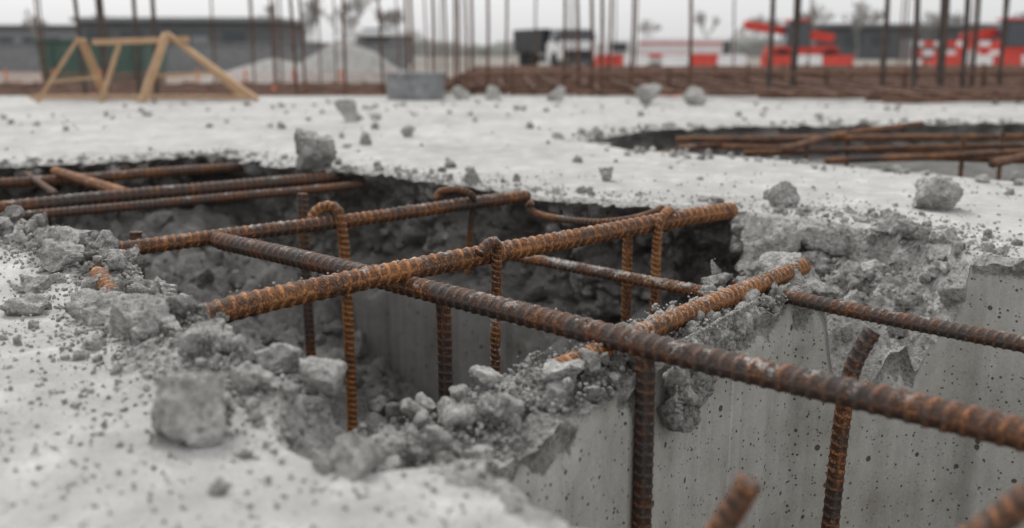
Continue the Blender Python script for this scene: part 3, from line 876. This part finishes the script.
for i in range(9):
    x = -9.5+i*.9; cyl("post_%d" % i, (x,19,-.2), .02, .7, M_ORANGE, e)
for k in range(5): beam("strand_%d" % k, (-9.5,19,-.35+k*.10), (-2.3,19,-.35+k*.10+.02), .05, .01, M_ORANGE, e)
def cone(x, y, z=-.5, s=1):
    e = empty("traffic_cone"); e.location = (x, y, z); e.scale = (s, s, s)
    cyl("body", (0,0,.26), .14, .5, M_ORANGE, e, r2=.03); cyl("band", (0,0,.3), .105, .1, M_WHITE, e, r2=.085); box("base", (0,0,.015), (.36,.36,.03), M_ORANGE, e, .005)
cone(-3.3,14,-.4,.8); cone(-6.6,12.6,-.4,.8); cone(3.5,22); cone(8.0,24)
gc = empty("green_skip"); box("body", (-9.6,24,.12), (2.2,1.6,1.1), M_GREEN, gc, .04, taper=(1.12,1.1))
box("rim", (-9.6,24,.70), (2.6,1.85,.08), M_GREEN, gc, .01)
for i in range(4): box("rib_%d" % i, (-10.5+i*.6,23.13,.12), (.07,.07,1.0), M_GREEN, gc)
rw = empty("retaining_wall"); box("stem", (-20,48,.1), (30,.4,1.25), M_CONC, rw, .02); box("coping", (-20,48,.78), (30,.55,.1), M_CONC, rw, .02)

def building(name, x0, x1, y, z1, mat, roofm, win=True, depth=14):
    e = empty(name); w = x1-x0; c = (x0+x1)/2
    box("walls", (c, y+depth/2, (z1-.6)/2), (w, depth, z1+.6), mat, e)
    box("roof", (c, y+depth/2, z1+.2), (w+1.2, depth+1.2, .4), roofm, e, .05)
    if win:
        n = int(w//3)
        for i in range(n):
            if i % 4 == 3: box("door_%d" % i, (x0+1.5+i*3, y-.03, .6), (1.4,.06,2.2), roofm, e)
            else: box("window_%d" % i, (x0+1.5+i*3, y-.03, 1.5), (1.9,.06,1.1), M_GLASS, e, .01)
    return e
building("industrial_shed", -38, -21, 90, 2.9, M_GREYB, M_GREYR)
building("industrial_shed", -90, -50, 130, 3.2, M_GREYR, M_GREYB)
building("warehouse", 34, 75, 115, 3.0, M_GREYB, M_GREYR)
building("site_office", -11.5, -7.5, 75, 1.5, M_GREYR, M_WHITE, depth=3)

def tree_geo(x, y, h, rs):
    segs = []
    def grow(p, d, l, r, lev):
        q = p+d*l; segs.append((p, q, r, r*.65))
        if lev == 0: return
        k = 3 if lev > 1 else 4
        for i in range(k):
            nd = d+Vector((rs.uniform(-1, 1), rs.uniform(-1, 1), rs.uniform(-.25, .7)))*.62; nd.normalize()
            grow(p+d*l*rs.uniform(.55, 1.0), nd, l*rs.uniform(.55, .8), r*.6, lev-1)
    grow(Vector((x, y, -.5)), Vector((rs.uniform(-.05, .05), 0, 1)).normalized(), h*.26, h*.016, 5)
    return segs
def trees(name, specs, rs):
    V = []; F = []
    for x, y, h in specs:
        for p, q, r0, r1 in tree_geo(x, y, h, rs):
            d = (q-p).normalized(); u = d.orthogonal().normalized(); w = d.cross(u); b = len(V)
            for c, r in ((p, max(r0, .030)), (q, max(r1, .022))):
                for k in range(3):
                    a = 2*math.pi*k/3; V.append(tuple(c+(u*math.cos(a)+w*math.sin(a))*r))
            for k in range(3): F.append((b+k, b+(k+1) % 3, b+3+(k+1) % 3, b+3+k))
    new_obj(name, mesh_np(name, V, F), M_BARK)
rs = random.Random(5)
trees("bare_tree_row", [(-62,120,7),(-55,118,9),(-48,122,8),(-27,110,9),(-22,112,11),(-17,108,12),(-13,113,9),(8,150,7),(20,150,9),(26,110,7),(32,108,9),(38,112,8),(45,110,9),(60,120,9),(-70,125,8),(-44,119,7),(-19,116,10),(29,116,8),(50,116,8),(-24,118,9),(-15,120,10),(35,120,9),(41,118,10),(24,125,9)], rs)
V = []; F = []; N = 240
for i in range(N):
    x = -160+i*320/(N-1); h = 2.1+1.4*noise.noise(Vector((x*.09, 0, 0)))+.8*noise.noise(Vector((x*.6, 3, 0)))
    for k, (dy, hh) in enumerate(((-3,-.6),(-2.2,h*.55),(0,h),(2.2,h*.5),(3,-.6))):
        V.append((x, 165+dy+1.5*noise.noise(Vector((x*.3, k, 1))), hh+.4*noise.noise(Vector((x*1.1, k, 2)))))
for i in range(N-1):
    for k in range(4): F.append((i*5+k, (i+1)*5+k, (i+1)*5+k+1, i*5+k+1))
new_obj("hedge_row", mesh_np("hedge_row", V, F), mat_plain("hedge", (.22, .22, .205), .95, .3, .6))

# ---------------------------------------------------------------- light
w = bpy.data.worlds.new("World"); scene.world = w; w.use_nodes = True
nt = w.node_tree; nt.nodes.clear()
out = nt.nodes.new("ShaderNodeOutputWorld")
sky = nt.nodes.new("ShaderNodeTexSky"); sky.sky_type = 'NISHITA'; sky.sun_disc = False
sky.sun_elevation = math.radians(52); sky.sun_rotation = math.radians(-30); sky.dust_density = 4
hs = nt.nodes.new("ShaderNodeHueSaturation"); hs.inputs["Saturation"].default_value = .12
bg1 = nt.nodes.new("ShaderNodeBackground"); bg1.inputs["Strength"].default_value = .05
nt.links.new(sky.outputs[0], hs.inputs["Color"]); nt.links.new(hs.outputs[0], bg1.inputs["Color"])
tc = nt.nodes.new("ShaderNodeTexCoord"); sx = nt.nodes.new("ShaderNodeSeparateXYZ"); nt.links.new(tc.outputs["Generated"], sx.inputs[0])
mr = nt.nodes.new("ShaderNodeMapRange"); nt.links.new(sx.outputs["Z"], mr.inputs[0]); mr.inputs[1].default_value = 0; mr.inputs[2].default_value = 1; mr.inputs[3].default_value = .64; mr.inputs[4].default_value = .92
bg2 = nt.nodes.new("ShaderNodeBackground"); bg2.inputs["Color"].default_value = (.985, .99, 1, 1)
nt.links.new(mr.outputs[0], bg2.inputs["Strength"])
ad = nt.nodes.new("ShaderNodeAddShader"); nt.links.new(bg1.outputs[0], ad.inputs[0]); nt.links.new(bg2.outputs[0], ad.inputs[1]); nt.links.new(ad.outputs[0], out.inputs[0])
sd = bpy.data.lights.new("sun", 'SUN'); sd.energy = 1.45; sd.angle = math.radians(12); sd.color = (1, .975, .94)
so = bpy.data.objects.new("sun", sd); COL.objects.link(so)
el, az = math.radians(52), math.radians(-30)
dirv = Vector((math.sin(az)*math.cos(el), math.cos(az)*math.cos(el), math.sin(el)))
so.rotation_mode = 'QUATERNION'; so.rotation_quaternion = dirv.to_track_quat('Z', 'Y')

# ---------------------------------------------------------------- camera
cd_ = bpy.data.cameras.new("camera"); cam = bpy.data.objects.new("camera", cd_); COL.objects.link(cam)
cam.location = (0, 0, .5); cam.rotation_euler = (math.radians(90)-math.atan(214/995), 0, 0)
cd_.sensor_width = 36; cd_.lens = 35; cd_.clip_start = .05; cd_.clip_end = 2000
cd_.dof.use_dof = True; cd_.dof.focus_distance = 2.15; cd_.dof.aperture_fstop = 2.0
scene.camera = cam
scene.view_settings.view_transform = 'Standard'; scene.view_settings.look = 'None'; scene.view_settings.exposure = 0
print("done", len(TV), len(TF))
